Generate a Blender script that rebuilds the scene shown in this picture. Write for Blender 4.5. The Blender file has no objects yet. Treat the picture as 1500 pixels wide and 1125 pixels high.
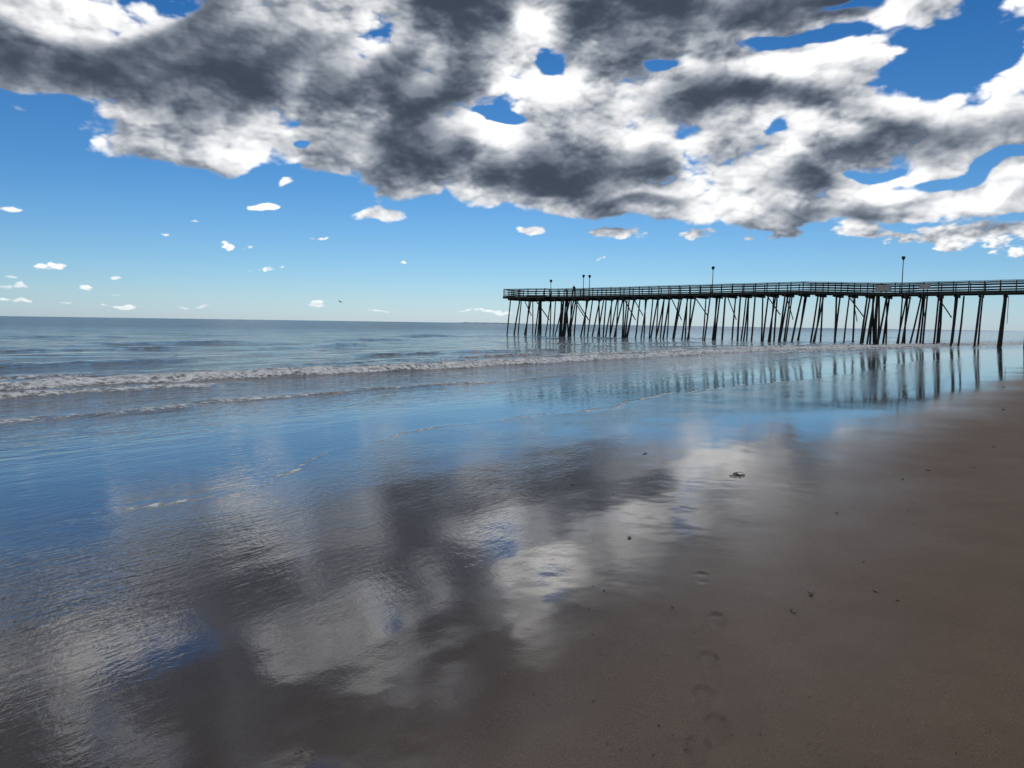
import bpy, math, random
import numpy as np
from mathutils import Vector, Matrix
random.seed(4); rng=np.random.default_rng(7)
scene=bpy.context.scene
scene.view_settings.view_transform='Standard'
try: scene.view_settings.look='None'
except: pass
scene.view_settings.exposure=0

F=1091.0/1500.0
# ------------------------------------------------------------ camera
cam_d=bpy.data.cameras.new("camera"); cam=bpy.data.objects.new("camera",cam_d)
scene.collection.objects.link(cam); scene.camera=cam
cam_d.lens=36*F; cam_d.sensor_width=36; cam_d.clip_start=0.05; cam_d.clip_end=60000
p=math.radians(4.66); r=math.radians(0.84)
fw=Vector((0,math.cos(p),-math.sin(p)))
rt=Vector((math.cos(r),0,math.sin(r))); rt=(rt-fw*rt.dot(fw)).normalized()
up=rt.cross(fw)
cam.matrix_world=Matrix(((rt.x,up.x,-fw.x,0),(rt.y,up.y,-fw.y,0),(rt.z,up.z,-fw.z,0),(0,0,0,1)))

# ------------------------------------------------------------ node helpers
class G:
    def __init__(s,tree): s.t=tree
    def node(s,ty,**k):
        n=s.t.nodes.new(ty)
        for a,b in k.items(): setattr(n,a,b)
        return n
    def put(s,sock,v):
        if v is None: return
        if isinstance(v,bpy.types.NodeSocket): s.t.links.new(v,sock)
        else: sock.default_value=v
    def m(s,op,a,b=None,c=None,clamp=False):
        n=s.node('ShaderNodeMath',operation=op,use_clamp=clamp)
        s.put(n.inputs[0],a); s.put(n.inputs[1],b); s.put(n.inputs[2],c)
        return n.outputs[0]
    def v(s,op,a,b=None,c=None):
        n=s.node('ShaderNodeVectorMath',operation=op)
        s.put(n.inputs[0],a); s.put(n.inputs[1],b)
        if c is not None: s.put(n.inputs[2],c)
        return n.outputs['Value'] if op in('LENGTH','DOT_PRODUCT','DISTANCE') else n.outputs[0]
    def xyz(s,x,y,z=0.0):
        n=s.node('ShaderNodeCombineXYZ'); s.put(n.inputs[0],x); s.put(n.inputs[1],y); s.put(n.inputs[2],z); return n.outputs[0]
    def sep(s,v):
        n=s.node('ShaderNodeSeparateXYZ'); s.put(n.inputs[0],v); return n.outputs
    def noise(s,vec,scale,detail=5,rough=.5,dist=0.0,col=False):
        n=s.node('ShaderNodeTexNoise',noise_dimensions='3D')
        s.put(n.inputs['Vector'],vec); n.inputs['Scale'].default_value=scale
        n.inputs['Detail'].default_value=detail; n.inputs['Roughness'].default_value=rough
        n.inputs['Distortion'].default_value=dist
        return n.outputs['Color'] if col else n.outputs[0]
    def ss(s,x,a,b,lo=0.0,hi=1.0):
        n=s.node('ShaderNodeMapRange',interpolation_type='SMOOTHSTEP')
        s.put(n.inputs[0],x)
        for i,v in enumerate((a,b,lo,hi)): s.put(n.inputs[1+i],v)
        return n.outputs[0]
    def lin(s,x,a,b,lo=0.0,hi=1.0):
        n=s.node('ShaderNodeMapRange'); s.put(n.inputs[0],x)
        for i,v in enumerate((a,b,lo,hi)): s.put(n.inputs[1+i],v)
        return n.outputs[0]
    def ramp(s,x,stops,interp='LINEAR'):
        n=s.node('ShaderNodeValToRGB'); s.put(n.inputs[0],x); cr=n.color_ramp; cr.interpolation=interp
        while len(cr.elements)<len(stops): cr.elements.new(0.5)
        for e,(po,c) in zip(cr.elements,stops):
            e.position=po; e.color=(c[0],c[1],c[2],1) if not isinstance(c,(int,float)) else (c,c,c,1)
        return n.outputs[0]
    def mix(s,f,a,b,mode='MIX'):
        n=s.node('ShaderNodeMix',data_type='RGBA',blend_type=mode)
        s.put(n.inputs[0],f)
        s.put(n.inputs[6],a if isinstance(a,bpy.types.NodeSocket) else (*a,1))
        s.put(n.inputs[7],b if isinstance(b,bpy.types.NodeSocket) else (*b,1))
        return n.outputs[2]
    def attr(s,name,col=False):
        n=s.node('ShaderNodeAttribute'); n.attribute_name=name; return n.outputs['Color' if col else 'Fac']
    def bump(s,h,dist,strength=1.0,normal=None):
        n=s.node('ShaderNodeBump'); s.put(n.inputs['Height'],h); s.put(n.inputs['Strength'],strength); s.put(n.inputs['Distance'],dist)
        if normal is not None: s.put(n.inputs['Normal'],normal)
        return n.outputs[0]

# ------------------------------------------------------------ clear-sky world
SUN_EL=math.radians(50); SUN_AZ=math.radians(3)   # bearing from +Y towards +X
world=bpy.data.worlds.new("World"); scene.world=world; world.use_nodes=True
wt=world.node_tree; wt.nodes.clear(); g=G(wt)
D=g.v('NORMALIZE',g.node('ShaderNodeTexCoord').outputs['Generated'])
dz=g.sep(D)[2]
nish=g.node('ShaderNodeTexSky',sky_type='NISHITA'); nish.sun_disc=False
nish.sun_elevation=SUN_EL; nish.sun_rotation=SUN_AZ; nish.air_density=1.0; nish.dust_density=0.3; nish.ozone_density=3.0
tint=g.ramp(g.m('MULTIPLY',dz,2.0),[(0,(.58,.79,1.20)),(.06,(.54,.75,1.03)),(.16,(.43,.68,.92)),(.35,(.26,.55,.81)),(.8,(.08,.34,.60)),(1,(.06,.30,.53))])
blue=g.mix(1.0,nish.outputs[0],tint,'MULTIPLY')
bg=g.node('ShaderNodeBackground'); bg.inputs['Strength'].default_value=0.1; wt.links.new(blue,bg.inputs[0])
wo=g.node('ShaderNodeOutputWorld'); wt.links.new(bg.outputs[0],wo.inputs[0])

# sun, veiled by the cloud bank
sl=bpy.data.lights.new("sun",'SUN'); sl.energy=1.3; sl.angle=math.radians(10); sl.color=(1,.92,.82)
so=bpy.data.objects.new("sun",sl); scene.collection.objects.link(so)
sd_=Vector((math.sin(SUN_AZ)*math.cos(SUN_EL),math.cos(SUN_AZ)*math.cos(SUN_EL),math.sin(SUN_EL)))
so.rotation_euler=(-sd_).to_track_quat('-Z','Y').to_euler()

# ------------------------------------------------------------ numpy noise
def _h(a,b,seed):
    n=(a*374761393+b*668265263+seed*1442695041)&0xffffffff
    n=((n^(n>>13))*1274126177)&0xffffffff
    return ((n^(n>>16))&0xffff)/65535.0
def vnoise(x,y,seed=0):
    xi=np.floor(x).astype(np.int64); yi=np.floor(y).astype(np.int64); fx=x-xi; fy=y-yi
    fx=fx*fx*(3-2*fx); fy=fy*fy*(3-2*fy)
    return (_h(xi,yi,seed)*(1-fx)+_h(xi+1,yi,seed)*fx)*(1-fy)+(_h(xi,yi+1,seed)*(1-fx)+_h(xi+1,yi+1,seed)*fx)*fy
def fbm(x,y,seed=0,o=4):
    v=0;a=.5;s=0
    for i in range(o):
        v=v+a*vnoise(x*2**i,y*2**i,seed+i); s+=a; a*=.5
    return v/s
def perlin(x,y,seed=0):
    xi=np.floor(x).astype(np.int64); yi=np.floor(y).astype(np.int64); fx=x-xi; fy=y-yi
    u=fx*fx*fx*(fx*(fx*6-15)+10); v=fy*fy*fy*(fy*(fy*6-15)+10)
    def gr(i,j):
        a=_h(xi+i,yi+j,seed)*2*math.pi
        return np.cos(a)*(fx-i)+np.sin(a)*(fy-j)
    return ((gr(0,0)*(1-u)+gr(1,0)*u)*(1-v)+(gr(0,1)*(1-u)+gr(1,1)*u)*v)*1.5
def pf(x,y,seed,o,gain=.5,split=None):
    v=0;a=1;s=0;c,sn=math.cos(.6),math.sin(.6); part=None
    for i in range(o):
        v=v+a*perlin(x,y,seed+i*7); s+=a; a*=gain
        if split and i==split-1: part=v
        x,y=(x*c-y*sn)*2.03+17.3,(x*sn+y*c)*2.03+5.1
    return (v/s,part/s) if split else v/s
def worley(x,y,seed):
    """rounded bumps: high at cell centres, creases between them"""
    xi=np.floor(x).astype(np.int64); yi=np.floor(y).astype(np.int64); fx=(x-xi).astype(np.float32); fy=(y-yi).astype(np.float32)
    acc=np.zeros(x.shape,np.float32)
    for i in(-1,0,1):
        for j in(-1,0,1):
            h1=_h(xi+i,yi+j,seed); h2=(h1*65535*7.31)%1.0
            d2=(fx-i-h1)**2+(fy-j-h2)**2
            acc+=np.exp(-14*d2)
    return 1+np.log(acc+1e-6)/14
def wf(x,y,seed,o,gain=.5,split=2):
    v=0;a=1;s=0;part=None
    for i in range(o):
        v=v+a*(worley(x,y,seed+i*13)-.80)*2.4; s+=a; a*=gain
        if i==split-1: part=v
        x,y=x*2.07+3.3,y*2.07+9.1
    return v/s,part/s
def sstep(x,a,b):
    t=np.clip((x-a)/(b-a),0,1); return t*t*(3-2*t)

def grid(name,X,Y,Z,attrs,mat,parent=None,updown=True):
    n,m_=X.shape
    me=bpy.data.meshes.new(name)
    me.vertices.add(n*m_); co=np.stack([X,Y,Z],-1).reshape(-1).astype(np.float32)
    me.vertices.foreach_set('co',co)
    i=np.arange(n*m_).reshape(n,m_)
    q=np.stack([i[:-1,:-1],i[1:,:-1],i[1:,1:],i[:-1,1:]],-1).reshape(-1,4)
    me.loops.add(q.size); me.loops.foreach_set('vertex_index',q.reshape(-1).astype(np.int32))
    me.polygons.add(len(q)); me.polygons.foreach_set('loop_start',(np.arange(len(q))*4).astype(np.int32))
    me.polygons.foreach_set('use_smooth',np.ones(len(q),bool))
    me.update(calc_edges=True)
    for k,vv in attrs.items():
        if vv.ndim==3:
            a=me.attributes.new(k,'FLOAT_COLOR','POINT'); a.data.foreach_set('color',np.concatenate([vv,np.ones(vv.shape[:2]+(1,))],-1).reshape(-1).astype(np.float32))
        else:
            a=me.attributes.new(k,'FLOAT','POINT'); a.data.foreach_set('value',vv.reshape(-1).astype(np.float32))
    if updown and me.polygons[len(q)//2].normal.z<0: me.flip_normals()
    me.materials.append(mat)
    ob=bpy.data.objects.new(name,me); scene.collection.objects.link(ob)
    if parent: ob.parent=parent
    return ob

# ------------------------------------------------------------ cloud layer (dome at great distance)
def sky(x,y):   # bearing (rad) and tan(elevation) of a surveyed cloud
    tx=(x-750)/1091; tv=(474+.0147*(x-750)-y)/1091
    c=math.sqrt(1+tx*tx); return math.atan(tx),tv/c,c
def gsum(a,v,lst,k=.75):
    acc=np.zeros(a.shape)
    for (x,y,rx,ry) in lst:
        A_,V_,c=sky(x,y); q=((a-A_)*1091/rx*c*c)**2+((v-V_)*1091/ry*c)**2
        acc=acc+np.exp(-q*k)
    return acc
def nearest(a,v,lst):
    acc=np.full(a.shape,9.0)
    for (x,y,rx,ry) in lst:
        A_,V_,c=sky(x,y); acc=np.minimum(acc,np.hypot((a-A_)*1091/rx*c*c,(v-V_)*1091/ry*c))
    return acc
EDGE=[(-900,170),(-300,176),(0,190),(120,212),(270,236),(390,256),(470,284),(700,304),(850,316),(1000,330),(1200,346),(1500,364),(1900,366)]
ea=[sky(x,y)[0] for x,y in EDGE]; ev=[sky(x,y)[1] for x,y in EDGE]
HOLES=[(240,10,75,34),(45,160,90,12),(815,98,24,17),(1350,88,74,40),(1200,66,80,9),(1085,214,24,10),
       (985,114,32,8),(752,190,24,5),(1430,254,90,8),(1490,42,46,14),(1300,236,24,5),(1400,318,90,7),(1240,20,40,8),(430,212,20,5),
       (330,-230,110,40),(760,-330,120,40),(1250,-200,150,60)]
SMALL=[(547,316,62,12),(355,363,26,9),(405,399,30,8),(773,341,28,8),(900,343,58,11),(1008,344,30,8),(1085,351,13,5),
       (1150,341,60,15),(1400,345,90,16),(1470,376,34,6),(18,311,30,7),(80,387,30,6),(460,444,18,6),(135,421,22,5),
       (184,427,22,5),(20,422,48,6),(390,310,24,6),(595,385,9,6),(245,349,18,4),(290,327,12,4),(880,381,16,4),
       (425,272,20,9),(1250,343,60,11),(1490,345,80,20),(1330,352,30,8),(180,405,20,4),(5,408,22,5),(470,353,20,4),(700,458,60,3),(300,449,50,2.6),(60,441,70,3),(180,447,60,2.5),(560,456,60,2)]
DARK=[(150,120,140,36),(290,108,80,44),(430,88,90,44),(690,50,75,95),(600,212,92,34),(640,150,50,26),(915,60,90,52),(880,238,115,24),
      (1010,162,140,22),(1400,198,120,24),(1225,318,60,12),(40,95,46,22),(372,205,30,14),(1100,22,110,24),(310,60,60,20),(520,110,50,30),
      (1180,262,70,10),(960,290,45,8),(770,268,50,8),(470,-70,420,70),(1050,-100,260,80),(800,-260,600,100),(100,-260,300,80),(1450,-40,100,40),(0,-150,260,90),(300,-420,500,120)]
BRIGHT=[(140,40,70,24),(70,45,50,22),(790,55,34,50),(1150,105,70,22),(1270,95,44,28),(1150,200,70,16),(200,192,80,18),(340,236,60,14),(700,276,50,10),
        (1460,112,44,26),(480,25,60,20),(700,190,24,24),(1090,290,60,12),(1330,330,60,10),(960,205,30,7),(1450,300,50,10),(740,130,26,26),(850,140,40,12),(480,255,40,12)]
def field(az,V,hi=True):
    w1=pf(az*5,V*8,101,3); w2=pf(az*5+40,V*8,131,3)
    a=az+w1*.11; v=V+w2*.05
    f1=pf(az*26,V*40,151,3)*.010; f2=pf(az*26+9,V*40,171,3)*.007
    lo=1-sstep(V,.085,.15)
    n,ns=pf(az*6.5,V*12,200,8 if hi else 5,.54,4)
    b,bs=wf((az+f1)*13,(V+f2)*21,250,4 if hi else 2,.54,2)
    n2,n2s=pf(az*28,V*62,300,6,.60,4); b2,b2s=wf((az+f1*.4)*42,(V+f2*.4)*85,340,3 if hi else 1,.6,1)
    n=n*(1-lo)+n2*lo; ns=ns*(1-lo)+n2s*lo; b=b*(1-lo)+b2*lo; bs=bs*(1-lo)+b2s*lo
    br=1-np.exp(-1.2*gsum(az+w1*.06,V+w2*.03,BRIGHT))
    E=-.95+1.50*sstep(v-np.interp(a,ea,ev),-.03,.035)
    hole=1-np.exp(-1.8*gsum(a,v,HOLES))
    sm=nearest(az+w1*.02+f1*1.4,V+w2*.008+f2,SMALL)
    small=-.95+1.30*(1-sstep(sm,.0,1.8))
    base=np.maximum(E-1.20*hole,small)
    dk=1-np.exp(-1.4*gsum(az+w1*.07,V+w2*.04,DARK))
    base=base+.20*dk*(base>-.5)
    d=base+1.05*n+.60*b
    ds=base+1.05*ns+.60*bs
    dk=sstep(dk+.55*(.4*n+.6*ns)+.38*(.3*b+.7*bs)-.33*br,.08,1.06)
    return d,ds,dk,br,n,b,bs
def bil(Mx,fi,fj):
    n,m_=Mx.shape; fi=np.clip(fi,0,n-1.001); fj=np.clip(fj,0,m_-1.001)
    i=fi.astype(int); j=fj.astype(int); u=fi-i; w=fj-j
    return (Mx[i,j]*(1-w)+Mx[i,j+1]*w)*(1-u)+(Mx[i+1,j]*(1-w)+Mx[i+1,j+1]*w)*u
SA,SV=.05,.62
def patch(az0,az1,na,v0,v1,nv,par,nm,hi=True):
    az,V=np.meshgrid(np.linspace(az0,az1,na),np.linspace(v0,v1,nv))
    d,ds,dk,br,n,b,bs=field(az,V,hi)
    alpha=sstep(d,-.06,.26)
    T=np.clip(d*.55+ds*.45,0,1.3)
    sa,sv=(az1-az0)/(na-1),(v1-v0)/(nv-1)
    J,I=np.meshgrid(np.arange(na),np.arange(nv))
    dirx=np.clip(SA-az,-.5,.5)*.8; diry=np.maximum(SV-V,.15); L=np.hypot(dirx,diry); dirx/=L; diry/=L
    def toward(Mx,dist): return bil(Mx,I+diry*dist/sv,J+dirx*dist/sa)
    tau=np.zeros_like(T); pr=0
    for dist in(.004,.010,.019,.032,.05):
        tau+=toward(T,dist)*(dist-pr); pr=dist
    tau/=.05
    Bf=.60*b+.7*n
    rel=(Bf-toward(Bf,.005))*.48+(Bf-toward(Bf,.014))*.65+(T-toward(T,.030))*.60
    rel=np.clip(rel,-.5,.5)
    thick=T*(.48+1.40*dk)
    Lt=np.exp(-thick*2.1); Ls=np.exp(-tau*(.85+1.25*dk))
    I0=.56*Lt+.44*Ls+rel*(.82-.42*dk)+.18*br-.06*dk
    s0=sky(790,60); dist=np.hypot(az-s0[0],(V-s0[1])*1.2)
    I0=I0*(1+.36*np.exp(-(dist/.17)**2))
    I0=.05+np.log1p(np.exp((I0-.05)*11))/11         # soft floor
    I0=np.clip(I0,0,1.5)
    xs_=[0,.10,.22,.38,.55,.75,1.0,1.5]
    R=np.interp(I0,xs_,[.040,.062,.125,.26,.48,.78,1.10,1.7]); Gc=np.interp(I0,xs_,[.050,.078,.148,.29,.505,.79,1.10,1.67]); B=np.interp(I0,xs_,[.072,.106,.188,.34,.545,.81,1.09,1.62])
    haze=np.exp(-np.clip(V,0,9)/.035)*.5
    col=np.stack([R*(1-haze)+.66*haze,Gc*(1-haze)+.76*haze,B*(1-haze)+.84*haze],-1)
    alpha=alpha*.985*(1-.35*(1-sstep(V,.02,.09)))
    k=25000/np.sqrt(1+V*V)
    grid(nm,np.sin(az)*k,np.cos(az)*k,V*k,{'ccol':col,'calpha':alpha},mcloud,par,False)
mcloud=bpy.data.materials.new("cloud"); mcloud.use_nodes=True; mcloud.node_tree.nodes.clear(); g=G(mcloud.node_tree)
em=g.node('ShaderNodeEmission'); g.put(em.inputs[0],g.attr('ccol',True)); em.inputs[1].default_value=1.0
tr=g.node('ShaderNodeBsdfTransparent'); mx=g.node('ShaderNodeMixShader'); g.put(mx.inputs[0],g.attr('calpha'))
mcloud.node_tree.links.new(tr.outputs[0],mx.inputs[1]); mcloud.node_tree.links.new(em.outputs[0],mx.inputs[2])
ou=g.node('ShaderNodeOutputMaterial'); mcloud.node_tree.links.new(mx.outputs[0],ou.inputs[0])
try: mcloud.cycles.emission_sampling='NONE'
except Exception as e: print(e)
skyo=bpy.data.objects.new("sky",None); scene.collection.objects.link(skyo)
patch(-.74,.74,1340,.0,.66,620,skyo,"cloud_bank")
patch(-.74,.74,120,.66,4.0,160,skyo,"cloud_top",False)
patch(.74,2*math.pi-.74,300,.0,4.0,220,skyo,"cloud_ring",False)

# ------------------------------------------------------------ shore coordinates
TX,TY=0.57,0.8216; NX,NY=-0.8216,0.57
e_t=[-9000,-30,0,2.6,9.7,13.3,21.6,40,66,80,110,200,9000]
e_s=[7.5,7.5,6.7,6.9,7.7,7.5,6.6,5.2,3.2,0.5,-8,-32,-32]
def shift(t): return np.interp(t,e_t,e_s)-7.0
def sandz(sp):
    return np.interp(sp,[-400,-60,-20,0,14,40,120,300,9000],[0.2,-.2,-1.1,-1.6,-1.95,-2.7,-4.5,-7,-9])
SEA=-1.93
def grow(start,step,end,f):
    out=[];x=start
    while x<end:
        step*=f; x+=step; out.append(x)
    return out
def ground_pt(x,y):
    """world position on the sand along a surveyed line of sight"""
    d=fw+rt*((x-750)/1091)+up*((562.5-y)/1091)
    k=1.6/-d.z
    for _ in range(8):
        q=d*k; s=q.x*NX+q.y*NY; t=q.x*TX+q.y*TY
        z=float(sandz(s-float(shift(t)))); k=z/d.z
    return d*k

# ------------------------------------------------------------ materials
def newmat(name):
    m=bpy.data.materials.new(name); m.use_nodes=True; m.node_tree.nodes.clear(); gg=G(m.node_tree)
    b=gg.node('ShaderNodeBsdfPrincipled'); o=gg.node('ShaderNodeOutputMaterial'); m.node_tree.links.new(b.outputs[0],o.inputs[0])
    return m,gg,b

# sand
msand,g,b=newmat("wet_sand")
pos=g.node('ShaderNodeNewGeometry').outputs['Position']
sh=g.attr('shore')
px,py,pz=g.sep(pos)
S=g.m('ADD',g.m('MULTIPLY',px,NX),g.m('MULTIPLY',py,NY)); T=g.m('ADD',g.m('MULTIPLY',px,TX),g.m('MULTIPLY',py,TY))
big=g.noise(pos,.35,3,.55); med=g.noise(pos,2.2,5,.65); grain=g.noise(pos,170,3,.75); gr2=g.noise(pos,45,3,.65)
wv=g.m('ADD',sh,g.m('MULTIPLY',g.m('SUBTRACT',big,.5),2.0))
wet=g.ss(wv,0.3,3.2)
col=g.ramp(med,[(0.25,(.122,.083,.057)),(.75,(.162,.113,.080))])
colw=g.ramp(med,[(0.25,(.050,.034,.025)),(.75,(.064,.046,.034))])
col=g.mix(wet,col,colw)
pr_=g.attr('print')
col=g.mix(g.m('MULTIPLY',pr_,.75),col,(.03,.02,.016))
gm=g.lin(grain,.3,.7,.50,1.50); col=g.mix(1.0,col,g.xyz(gm,gm,gm),'MULTIPLY')
g.put(b.inputs['Base Color'],col)
b.inputs['Roughness'].default_value=.65; b.inputs['Specular IOR Level'].default_value=.2
b.inputs['IOR'].default_value=1.33
bs=g.bump(g.m('ADD',g.m('MULTIPLY',grain,.6),gr2),0.0045,0.9)
g.put(b.inputs['Normal'],bs)
st_=g.xyz(S,g.m('MULTIPLY',T,.30),0)
st2=g.xyz(g.m('ADD',g.m('MULTIPLY',S,.55),g.m('MULTIPLY',T,-.8)),g.m('ADD',g.m('MULTIPLY',T,.2),g.m('MULTIPLY',S,.25)),0)
rip=g.m('ADD',g.noise(st_,18,3,.6,.6),g.m('MULTIPLY',g.noise(st2,26,3,.55,.5),.7))
ripamp=g.m('MULTIPLY',g.ss(wv,2.2,6.0,0.05,1.0),g.ss(g.noise(pos,.8,2,.5),.3,.65,.4,1.0))
cb=g.bump(g.m('MULTIPLY',rip,ripamp),0.0036,1.0)
cb=g.bump(gr2,0.0004,0.5,cb)
g.put(b.inputs['Coat Normal'],cb)
g.put(b.inputs['Coat Weight'],g.ss(wv,-.2,2.9,.03,1.0))
g.put(b.inputs['Coat Roughness'],g.ss(wv,-.5,2.8,.40,.015))
b.inputs['Coat IOR'].default_value=2.1

# sea
msea,g,b=newmat("sea_water")
pos=g.node('ShaderNodeNewGeometry').outputs['Position']
px,py,pz=g.sep(pos); sh=g.attr('shore'); foam=g.attr('foam')
S=g.m('ADD',g.m('MULTIPLY',px,NX),g.m('MULTIPLY',py,NY)); T=g.m('ADD',g.m('MULTIPLY',px,TX),g.m('MULTIPLY',py,TY))
q1=g.xyz(S,g.m('MULTIPLY',T,.30),0)
big=g.noise(q1,.09,3,.55)
shallow=g.ss(sh,6,24,1,0)
deep=g.mix(g.ss(big,.35,.65),(.048,.050,.048),(.090,.084,.076))
wc=g.mix(shallow,deep,(.105,.098,.090))
fn=g.noise(pos,5.5,5,.7); fn2=g.noise(q1,1.3,4,.65)
fthr=g.m('SUBTRACT',1.0,foam)
fm=g.ss(g.m('ADD',g.m('MULTIPLY',fn,.55),g.m('MULTIPLY',fn2,.45)),g.m('MULTIPLY_ADD',fthr,.55,.22),g.m('MULTIPLY_ADD',fthr,.55,.36))
fm=g.m('MULTIPLY',fm,g.ss(foam,.05,.3))
fcol=g.ramp(fn,[(0.38,(.17,.165,.165)),(.56,(.80,.81,.82))])
g.put(b.inputs['Base Color'],g.mix(fm,wc,fcol))
far=g.ss(sh,20,200,0,1)
g.put(b.inputs['Roughness'],g.m('ADD',g.m('MULTIPLY',fm,.5),g.m('MULTIPLY_ADD',far,.16,.05)))
g.put(b.inputs['IOR'],g.ss(sh,14,28,2.15,1.5))
r1=g.noise(q1,11,3,.55,.5)
r2=g.noise(q1,2.4,3,.6,.4)
r3=g.noise(q1,.55,3,.6,.3)
r4=g.noise(q1,.13,3,.6,.2)
calm=g.ss(sh,8.0,21,0,1)
h=g.m('MULTIPLY',r1,g.lin(calm,0,1,.0028,.016))
h=g.m('ADD',h,g.m('MULTIPLY',r2,g.lin(calm,0,1,.002,.16)))
h=g.m('ADD',h,g.m('MULTIPLY',r3,g.ss(sh,14,35,.004,.5)))
h=g.m('ADD',h,g.m('MULTIPLY',r4,g.ss(sh,40,160,0,1.3)))
h=g.m('ADD',h,g.m('MULTIPLY',fm,.02))
g.put(b.inputs['Normal'],g.bump(h,1.0,1.0))

# ------------------------------------------------------------ beach sheet
xs=[-v for v in reversed(grow(3.5,.03,9500,1.09))]+list(np.arange(-3.5,4.5,.022))+grow(4.5,.03,9500,1.09)
ys=[-v for v in reversed(grow(-1.8,.05,9500,1.2))]+list(np.arange(1.8,8.0,.022))+grow(8.0,.03,9500,1.06)
xs=np.array(xs);ys=np.array(sorted(ys))
X,Y=np.meshgrid(xs,ys)
Ss=X*NX+Y*NY; Tt=X*TX+Y*TY; SP=Ss-shift(Tt)
Z=sandz(SP)
near=np.exp(-(np.hypot(X,Y)/60)**2)
Z=Z+near*((fbm(Ss*.5,Tt*.12,3)-.5)*.03*np.clip((9-SP)/6,0.25,1)+(fbm(X*2.5,Y*2.5,9)-.5)*.008*np.clip((4-SP)/3,0.05,1))
PR=np.zeros_like(Z)
def foot(x,y,ang,L=.25,W=.09,depth=.006):
    global Z,PR
    c=ground_pt(x,y); ca,sa=math.cos(ang),math.sin(ang)
    u=((X-c.x)*sa+(Y-c.y)*ca)/(L/2); v=((X-c.x)*ca-(Y-c.y)*sa)/(W/2)
    w_=1+.18*np.sin(u*2.2+.6)-.35*np.exp(-((u+.15)/.3)**2)
    rr=np.sqrt(u*u+(v/w_)**2)
    Z=Z-depth*(1/(1+np.exp((rr-.9)*14)))*(.35+.8*np.exp(-((u-.75)/.3)**2)+.5*np.exp(-((u+.75)/.25)**2))+depth*.2*np.exp(-((rr-1.15)/.15)**2)
    PR=np.maximum(PR,np.exp(-((rr-.92)/.14)**2)*np.clip(.15+1.1*fbm(X*14+x,Y*14,55),0,1)*np.where(u>0.1,1,.45)+.12/(1+np.exp((rr-.9)*14)))
for a in [(1028,845,.2),(1052,908,.15),(1040,968,.1),(1030,1022,.25),(1052,1066,.15),(1022,1098,.3)]:
    foot(*a)
grid("sand_beach",X,Y,Z,{'shore':SP,'print':PR},msand)

# ------------------------------------------------------------ sea sheet
sp=np.array(list(np.arange(3.5,42,.1))+grow(42,.1,9500,1.025))
tt=np.array([-v for v in reversed(grow(18,.22,9500,1.08))]+list(np.arange(-18,100,.22))+grow(100,.22,9500,1.06))
T2,S2=np.meshgrid(tt,sp)
sS=S2+shift(T2)
edge=7.0+(fbm(T2*.22,T2*0,21)-.5)*2.2+(fbm(T2*1.3,T2*0,22)-.5)*.5
film=sandz(S2)+np.clip((S2-edge)*.006,-.05,.012)
wz=np.zeros_like(S2); foamA=np.zeros_like(S2)
def breaker(s0,h,wf,wb,seed,fo,drift=3.0,patch=.35):
    global wz,foamA
    c=s0+(fbm(T2*.035,T2*0+seed,seed)-.5)*drift+(fbm(T2*.4,T2*0+seed,seed+5)-.5)*1.1+(fbm(T2*1.6,T2*0+seed,seed+6)-.5)*.35
    a=np.clip((fbm(T2*.09,T2*0+3*seed,seed+9)-patch)*4,0.12,1)
    d=S2-c
    prof=np.where(d<0,np.exp(-(d/wf)**2),np.exp(-(d/wb)**2))
    rough=1+.9*(fbm(S2*2.2,T2*1.2,seed+11)-.5)
    wz+=h*a*prof*rough
    f=np.where(d<0,np.exp(-((d+wf*.5)/(wf*1.6))**2),np.exp(-((d+wf*.5)/(wb*.6))**2))
    foamA=np.maximum(foamA,fo*np.clip(a*1.2,0,1)*f)
breaker(15.0,.05,.25,.9,31,.58,2.5,.34)
breaker(18.8,.10,.34,1.2,61,.64,2.5,.32)
breaker(21.3,.22,.38,2.2,32,.82,2.5,.12)
breaker(23.2,.15,.40,2.0,42,.74,2.5,.20)
breaker(26.0,.13,.5,2.0,33,.56,3,.32)
breaker(31,.10,.6,2.2,34,.36,4,.42)
breaker(38,.10,.9,2.6,35,.30,5,.46)
breaker(47,.12,1.2,3.0,36,.25,6,.50)
breaker(59,.14,1.6,4.0,37,.2,8,.5)
breaker(76,.14,2,5,38,.15,8,.52)
pz_=np.clip((T2-40)/25,0,1)
foamA=np.maximum(foamA,pz_*.52*np.clip((S2-11)/5,0,1)*np.clip((60-S2)/20,0,1)*np.clip((fbm(S2*.35,T2*.06,71)-.38)*5,0,1))
lace=np.clip((S2-14)/6,0,1)*np.clip((29-S2)/4,0,1)
foamA=np.maximum(foamA,lace*.57*np.clip((fbm(S2*.45,T2*.10,73)-.38)*5,0,1))
lip=np.exp(-((S2-edge-.10)/.09)**2)*np.clip((fbm(T2*.5,T2*0,77)-.25)*4,.1,1)
foamA=np.maximum(foamA,.80*lip)
film+=lip*.004
fade=np.clip((S2-20)/15,0,1)*np.clip((260-S2)/160,0,1)
for i in range(12):
    lam=rng.uniform(3,13); th=rng.normal(0,.4); ph=rng.uniform(0,6.28)
    kk=2*math.pi/lam
    wz+=fade*.014*(lam/8)*np.sin(kk*(sS*math.cos(th)+T2*math.sin(th))+ph+3*fbm(T2*.08,S2*.08,80+i))
zs=np.maximum(film,SEA+wz)
zs=np.where(S2<14,np.maximum(film,np.minimum(zs,film+np.clip(S2-9,0,5)*.03)),zs)
grid("sea",sS*NX+T2*TX,sS*NY+T2*TY,zs,{'shore':S2,'foam':foamA},msea)

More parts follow.
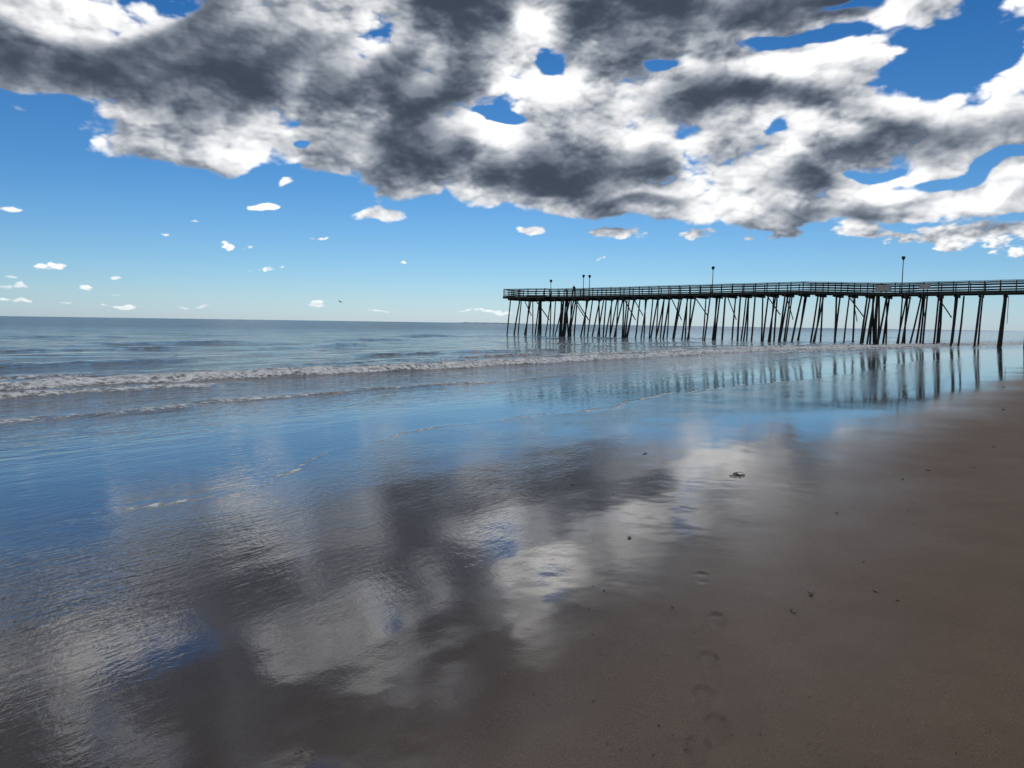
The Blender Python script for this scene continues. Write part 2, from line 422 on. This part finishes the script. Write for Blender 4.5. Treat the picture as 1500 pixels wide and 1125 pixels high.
# ------------------------------------------------------------ pier
class MB:
    def __init__(s): s.v=[];s.f=[]
    def beam(s,a,b,w,h,upv=Vector((0,0,1))):
        a=Vector(a);b=Vector(b);d=(b-a).normalized();x=d.cross(upv)
        if x.length<1e-4: x=Vector((1,0,0))
        x.normalize();y=x.cross(d).normalized();k=len(s.v)
        for q in(a,b):
            for i,j in((-1,-1),(1,-1),(1,1),(-1,1)): s.v.append(q+x*w/2*i+y*h/2*j)
        s.f+=[(k,k+3,k+2,k+1),(k+4,k+5,k+6,k+7)]+[(k+i,k+(i+1)%4,k+4+(i+1)%4,k+4+i) for i in range(4)]
    def tube(s,path,rad,n=10):
        k=len(s.v)
        for i,(q,rr) in enumerate(zip(path,rad)):
            q=Vector(q); d=(Vector(path[min(i+1,len(path)-1)])-Vector(path[max(i-1,0)])).normalized()
            x=d.cross(Vector((0.3,1,0.05))).normalized(); y=d.cross(x)
            for j in range(n):
                a=2*math.pi*j/n; s.v.append(q+(x*math.cos(a)+y*math.sin(a))*rr)
        for i in range(len(path)-1):
            for j in range(n):
                s.f.append((k+i*n+j,k+i*n+(j+1)%n,k+(i+1)*n+(j+1)%n,k+(i+1)*n+j))
        s.f.append(tuple(k+j for j in reversed(range(n)))); e=k+(len(path)-1)*n; s.f.append(tuple(e+j for j in range(n)))
    def obj(s,name,mat,parent=None,smooth=False):
        me=bpy.data.meshes.new(name); me.from_pydata([tuple(v) for v in s.v],[],s.f); me.update()
        if smooth: me.polygons.foreach_set('use_smooth',[True]*len(me.polygons))
        me.materials.append(mat); o=bpy.data.objects.new(name,me); scene.collection.objects.link(o)
        if parent: o.parent=parent
        return o
def wood(name,c1,c2,rough=.8):
    m,g,b=newmat(name); pos=g.node('ShaderNodeNewGeometry').outputs['Position']
    n=g.noise(g.v('MULTIPLY',pos,(6,6,1.2)),1.5,4,.65)
    g.put(b.inputs['Base Color'],g.ramp(n,[(.3,c1),(.7,c2)])); b.inputs['Roughness'].default_value=rough
    g.put(b.inputs['Normal'],g.bump(n,.02,.6)); return m
mpile=wood("creosoted_timber",(.006,.005,.005),(.016,.014,.013))
mdeck=wood("weathered_deck_timber",(.012,.018,.016),(.03,.037,.032))
mrail=wood("rail_timber",(.010,.013,.013),(.025,.03,.03))
mmetal,g,b=newmat("lamp_metal"); b.inputs['Base Color'].default_value=(.03,.03,.032,1); b.inputs['Roughness'].default_value=.5; b.inputs['Metallic'].default_value=.4
msign,g,b=newmat("sign_paint"); pos=g.node('ShaderNodeNewGeometry').outputs['Position']
g.put(b.inputs['Base Color'],g.ramp(g.noise(pos,3,4),[(.3,(.22,.23,.24)),(.7,(.34,.34,.34))]))

pier=bpy.data.objects.new("fishing_pier",None); scene.collection.objects.link(pier)
A=Vector((0.0,124.0,0)); U=Vector((.832,-.555,0)); W=Vector((.555,.832,0))
LEN=118; WID=4.6
def dz_(u): return float(np.interp(u,[-3,0,12,45.6,55.5,62,70,85,LEN],[4.38,4.40,4.42,4.82,4.48,4.55,4.62,4.75,4.9]))
def PT(u,w,z): return A+U*u+W*w+Vector((0,0,z))
piles=MB();deck=MB();rail=MB()
def gz(q):
    s=q.x*NX+q.y*NY;t=q.x*TX+q.y*TY
    return min(float(sandz(s-float(shift(t)))),-1.6)-.8
def pile(u,w,lu,lw,rad=.155):
    zt=dz_(u)-.55+random.uniform(-.02,.3); top=PT(u,w,zt); q=PT(u+lu,w+lw,0); zb=gz(q)
    k=(zt-zb)/(zt+1.9); bot=top+(PT(u+lu,w+lw,-1.9)-top)*k
    mid=top.lerp(bot,.5)+Vector((random.gauss(0,.04),random.gauss(0,.04),0))
    piles.tube([top,top.lerp(mid,.5),mid,mid.lerp(bot,.5),bot],[rad*.88,rad*.93,rad,rad*1.04,rad*1.1])
us=[];u=.4
while u<LEN: us.append(u); u+=random.uniform(1.75,2.2) if u<62 else random.uniform(2.0,2.5)
for i,u in enumerate(us):
    head=u<7
    w0=-1.6 if head else 0; w1=WID+(1.2 if head else 0)
    mult=3 if head or random.random()<.6 else 2
    for j in range(mult):
        w=w0+.35+(w1-w0-.7)*j/(mult-1)
        lw=(-1.0 if j==0 else (.5 if j==mult-1 else -.3))+random.gauss(0,.35)
        lu=random.gauss(-.40,.28)
        if u>60: lw*=.35; lu*=.35
        pile(u+random.uniform(-.15,.15),w,lu,lw,random.uniform(.095,.13))
    if random.random()<.5: pile(u+.75,random.uniform(.2,1.2),random.gauss(-.4,.3),random.gauss(-.8,.4),.11)
    z=dz_(u)-.52
    deck.beam(PT(u-.17,w0-.25,z),PT(u-.17,w1+.25,z),.12,.30); deck.beam(PT(u+.17,w0-.25,z),PT(u+.17,w1+.25,z),.12,.30)
    if i%4==2: piles.beam(PT(u+.3,.2,z-.2),PT(u+.3,WID-.2,z-3.2),.06,.18)
    if i%5==1 and i+1<len(us): piles.beam(PT(u,.1,z-.3),PT(us[i+1]-.3,-.2,z-2.6),.06,.13)
for k in range(7): pile(9.4+random.uniform(-.9,1.3),random.uniform(.1,2.2),random.gauss(-.25,.15),random.gauss(-.5,.2),.13)
for k in range(4): pile(54.6+random.uniform(-.9,.9),random.uniform(0,2),random.gauss(0,.1),random.gauss(-.1,.2),.12)
brk=[-.8]+list(np.arange(1.5,LEN,1.5))
for a_,b_ in zip(brk[:-1],brk[1:]):
    za,zb=dz_(a_),dz_(b_)
    for w in (.05,1.5,3.0,WID-.05):
        deck.beam(PT(a_,w,za-.21),PT(b_,w,zb-.21),.12,.30)
u=-.8
while u<LEN:
    lo,hi=(-1.7,WID+1.3) if u<7 else (-.12,WID+.12)
    deck.beam(PT(u,lo+random.uniform(-.03,.03),dz_(u)-.03),PT(u,hi+random.uniform(-.03,.03),dz_(u)-.03),.21,.055); u+=.235
for w in(-1.62,WID+1.22): deck.beam(PT(-.8,w,dz_(-.8)-.21),PT(7,w,dz_(7)-.21),.12,.3)
deck.beam(PT(-.88,-1.7,dz_(-1)-.21),PT(-.88,WID+1.3,dz_(-1)-.21),.12,.3)
def railrun(fn,u0,u1,step):
    k=u0
    prev=None
    while k<=u1+1e-6:
        q=fn(k); jit=random.gauss(0,.012)
        rail.beam(q-Vector((0,0,.3)),q+Vector((0,0,1.15)),.11,.11,W)
        cur=q+Vector((0,0,jit))
        if prev is not None:
            for hh,ww,th in((1.17,.20,.05),(1.03,.045,.13),(.70,.045,.12),(.38,.045,.12),(.10,.045,.12)):
                rail.beam(prev+Vector((0,0,hh)),cur+Vector((0,0,hh)),ww,th)
        prev=cur; k+=step
railrun(lambda k:PT(k,0,dz_(k)),7,LEN,1.55)
railrun(lambda k:PT(k,WID,dz_(k)),7,LEN,1.55)
railrun(lambda k:PT(k,-1.58,dz_(k)),-.8,7.0,1.56)
railrun(lambda k:PT(k,WID+1.18,dz_(k)),-.8,7.0,1.56)
railrun(lambda k:PT(-.8,k,dz_(0)),-1.58,WID+1.18,1.472)
railrun(lambda k:PT(7,k,dz_(7)),-1.58,0,1.58)
piles.obj("piles",mpile,pier,True); deck.obj("deck",mdeck,pier); rail.obj("railing",mrail,pier)

def lamp(u,w,h):
    m=MB(); b0=PT(u,w,dz_(u)); t=b0+Vector((0,0,h))
    m.tube([b0,b0+Vector((0,0,.4)),b0+Vector((0,0,.42)),t],[.11,.10,.06,.045])
    m.tube([t,t+Vector((0,0,.06)),t+Vector((0,0,.10)),t+Vector((0,0,.36)),t+Vector((0,0,.42)),t+Vector((0,0,.52))],[.05,.11,.14,.23,.25,.05])
    return m.obj("street_lamp",mmetal,None,True)
lamp(6.6,1.0,2.2); lamp(10.7,WID-.2,3.1); lamp(14.0,.25,2.7); lamp(33.5,.25,3.2); lamp(57.3,.25,3.9)
def sign(u0,u1,z0,z1,name="pier_sign"):
    m=MB(); zc=(z0+z1)/2; d=dz_((u0+u1)/2)
    m.beam(PT(u0,-.10,d+zc),PT(u1,-.10,d+zc),.03,z1-z0)
    for uu in(u0+.15,u1-.15): m.beam(PT(uu,-.135,d+z0+.05),PT(uu,-.135,d+z1-.05),.035,.06,U)
    return m.obj(name,msign)
sign(54.4,56.2,.15,.95); sign(59.2,60.4,.3,.9)

mcl,g,b=newmat("dark_clothes"); b.inputs['Roughness'].default_value=.9; g.put(b.inputs['Base Color'],g.ramp(g.noise(g.node('ShaderNodeNewGeometry').outputs['Position'],2.2,3),[(.4,(.02,.022,.03)),(.6,(.035,.035,.045))]))
pb=PT(11.1,.55,dz_(11.1))
J={'pel':(0,0,.93),'sp':(0,.02,1.12),'ch':(0,.03,1.34),'nk':(0,.02,1.49),'hd':(0,.0,1.58),'ht':(0,.0,1.70),
 'hl':(-.10,0,.90),'kl':(-.13,-.03,.50),'al':(-.15,.02,.08),'fl':(-.16,-.14,.03),'hr':(.10,0,.90),'kr':(.13,-.01,.50),'ar':(.14,.04,.08),'fr':(.16,-.12,.03),
 'sl':(-.19,.02,1.42),'el':(-.25,-.08,1.17),'wl':(-.18,-.33,1.20),'gl':(-.16,-.41,1.19),'sr':(.19,.02,1.42),'er':(.26,-.06,1.17),'wr':(.17,-.32,1.20),'gr':(.15,-.40,1.19)}
R={'pel':.15,'sp':.135,'ch':.16,'nk':.06,'hd':.095,'ht':.075,'hl':.10,'kl':.065,'al':.045,'fl':.04,'hr':.10,'kr':.065,'ar':.045,'fr':.04,'sl':.07,'el':.048,'wl':.032,'gl':.035,'sr':.07,'er':.048,'wr':.032,'gr':.035}
Ed=[('pel','sp'),('sp','ch'),('ch','nk'),('nk','hd'),('hd','ht'),('pel','hl'),('hl','kl'),('kl','al'),('al','fl'),('pel','hr'),('hr','kr'),('kr','ar'),('ar','fr'),('ch','sl'),('sl','el'),('el','wl'),('wl','gl'),('ch','sr'),('sr','er'),('er','wr'),('wr','gr')]
ks=list(J); me=bpy.data.meshes.new("person")
me.from_pydata([J[k] for k in ks],[(ks.index(a),ks.index(b_)) for a,b_ in Ed],[]); me.materials.append(mcl)
person=bpy.data.objects.new("person",me); scene.collection.objects.link(person)
person.location=pb; person.rotation_euler=(0,0,math.atan2(U.y,U.x))
sk=person.modifiers.new("Skin",'SKIN')
for i,k in enumerate(ks):
    me.skin_vertices[0].data[i].radius=(R[k],R[k]*.8)
me.skin_vertices[0].data[0].use_root=True
person.modifiers.new("Sub",'SUBSURF').levels=1

mg,g,b=newmat("gull_feathers"); g.put(b.inputs['Base Color'],g.ramp(g.noise(g.node('ShaderNodeNewGeometry').outputs['Position'],4,3),[(.4,(.10,.10,.11)),(.6,(.22,.22,.23))]))
m=MB()
m.tube([(-.26,0,0),(-.18,0,.01),(-.02,0,0),(.12,0,.02),(.19,0,.04),(.23,0,.035),(.28,0,.025)],[.012,.05,.075,.06,.042,.03,.006],8)
for sgn in(-1,1):
    prof=[(0,.09,-.10,.04),(.22,.11,-.07,.16),(.42,.10,-.04,.18),(.60,.03,-.07,.10),(.72,-.10,-.13,.03)]
    k=len(m.v)
    for (yy,xf,xb,z) in prof:
        m.v+=[Vector((xf,sgn*yy,z)),Vector((xb,sgn*yy,z-.005)),Vector(((xf+xb)/2,sgn*yy,z+.018))]
    for i in range(len(prof)-1):
        a0=k+i*3
        for c0,c1 in((0,1),(1,2),(2,0)): m.f.append((a0+c0,a0+c1,a0+3+c1,a0+3+c0))
k=len(m.v); m.v+=[Vector((-.22,-.03,0)),Vector((-.22,.03,0)),Vector((-.38,.07,0)),Vector((-.38,-.07,0)),Vector((-.3,0,.02))]
m.f+=[(k,k+1,k+4),(k+1,k+2,k+4),(k+2,k+3,k+4),(k+3,k,k+4)]
gull=m.obj("seagull",mg,None,True); gull.location=(-30.5,132,3.3); gull.rotation_euler=(math.radians(12),0,math.radians(160))

mland,g,b=newmat("distant_land"); b.inputs['Base Color'].default_value=(.10,.12,.13,1); b.inputs['Roughness'].default_value=1
n=60; lx=np.linspace(-330,60,n); lz=SEA+5*np.clip(np.sin(np.linspace(0,math.pi,n)),0,1)**.5*(.4+.6*np.array([random.random() for _ in range(n)]))
XX=np.stack([lx,lx,lx]);YY=np.stack([lx*0+3990,lx*0+4000,lx*0+4060]);ZZ=np.stack([lx*0+SEA-1,lz,lx*0+SEA-1])
grid("distant_land",XX,YY,ZZ,{},mland)

# ------------------------------------------------------------ shells and wrack
msh,g,b=newmat("shell"); pos=g.node('ShaderNodeNewGeometry').outputs['Position']
g.put(b.inputs['Base Color'],g.ramp(g.noise(pos,40,4),[(.35,(.04,.035,.03)),(.6,(.16,.13,.11))])); b.inputs['Roughness'].default_value=.4
mdk,g,b=newmat("wrack"); pos=g.node('ShaderNodeNewGeometry').outputs['Position']
g.put(b.inputs['Base Color'],g.ramp(g.noise(pos,60,4),[(.35,(.010,.008,.007)),(.65,(.04,.03,.024))])); b.inputs['Roughness'].default_value=.35
mleaf,g,b=newmat("dead_leaf"); pos=g.node('ShaderNodeNewGeometry').outputs['Position']
g.put(b.inputs['Base Color'],g.ramp(g.noise(pos,70,3),[(.35,(.06,.045,.015)),(.65,(.20,.16,.04))]))
def shell(name,x,y,size,mat,rot=0.):
    q=ground_pt(x,y); nu,nv=16,9; m=MB()
    for j in range(nv):
        rr=j/(nv-1)
        for i in range(nu):
            a=(i/(nu-1)-.5)*math.pi*1.15
            rib=1+.05*math.cos(i*math.pi)*rr
            m.v.append(Vector((math.sin(a)*rr*rib*size,math.cos(a)*rr*rib*size*.9-size*.3,(1-rr**2)*.30*size+.10*size*rr*math.cos(i*math.pi)*.3+.002)))
    for j in range(nv-1):
        for i in range(nu-1): m.f.append((j*nu+i,j*nu+i+1,(j+1)*nu+i+1,(j+1)*nu+i))
    o=m.obj(name,mat,None,True); o.location=q; o.rotation_euler=(random.uniform(-.1,.1),random.uniform(-.1,.1),rot); return o
shell("seashell",1080,694,.07,msh,.6); shell("seashell",1188,867,.028,msh,2); shell("seashell",1163,896,.02,msh,1)
shell("seashell",1425,684,.045,msh,1); shell("seashell",446,1108,.035,msh,3.6); shell("seashell",1225,751,.028,msh,4)
shell("seashell",1283,866,.022,msh,5); shell("seashell",945,664,.045,msh,5); shell("seashell",840,710,.03,msh,5)
lf=shell("fallen_leaf",922,787,.038,mleaf,1.2); lf.scale=(1,.6,.7)
def lumps(name,pts,mat):
    m=MB()
    for (q,s) in pts:
        k=len(m.v); nn=7
        sx,sy,sz=s*random.uniform(.7,1.5),s*random.uniform(.6,1.1),s*random.uniform(.3,.6); ro=random.uniform(0,3)
        for rr,zz in((1,-.2),(.85,.5),(.4,.95)):
            for i in range(nn):
                a=2*math.pi*i/nn+ro; jj=random.uniform(.8,1.15)
                m.v.append(q+Vector((math.cos(a)*sx*rr*jj,math.sin(a)*sy*rr*jj,zz*sz+.002)))
        for L in range(2):
            for i in range(nn): m.f.append((k+L*nn+i,k+L*nn+(i+1)%nn,k+(L+1)*nn+(i+1)%nn,k+(L+1)*nn+i))
        m.f.append(tuple(k+2*nn+i for i in range(nn)))
    return m.obj(name,mat,None,True)
pts=[]
for k in range(90):
    x=random.uniform(850,1500); y=600+ random.random()*520
    if random.random()<.15: x=random.uniform(500,900); y=random.uniform(800,1120)
    pts.append((ground_pt(x,y),random.choice([.002,.003,.003,.004,.005])*(1 if y>800 else 1.8)))
for x,y,s in[(1360,689,.018),(1322,702,.015),(1188,872,.016),(1160,894,.011),(1265,823,.010),(985,890,.010),(1470,567,.045),(1456,655,.022),(965,1062,.007),(1315,880,.009),(885,865,.008),(1470,600,.03)]:
    pts.append((ground_pt(x,y),s))
lumps("beach_pebbles",pts,mdk)
lumps("seaweed_clump",[(ground_pt(1080+dx_,696+dy_),.02) for dx_,dy_ in((-9,1),(-3,2),(4,2),(9,0),(0,-1))],mdk)
lumps("seaweed_clump",[(ground_pt(446+dx_,1108+dy_),.008) for dx_,dy_ in((-12,-3),(-5,-6),(4,-6),(11,-1),(14,6),(12,12))],mdk)
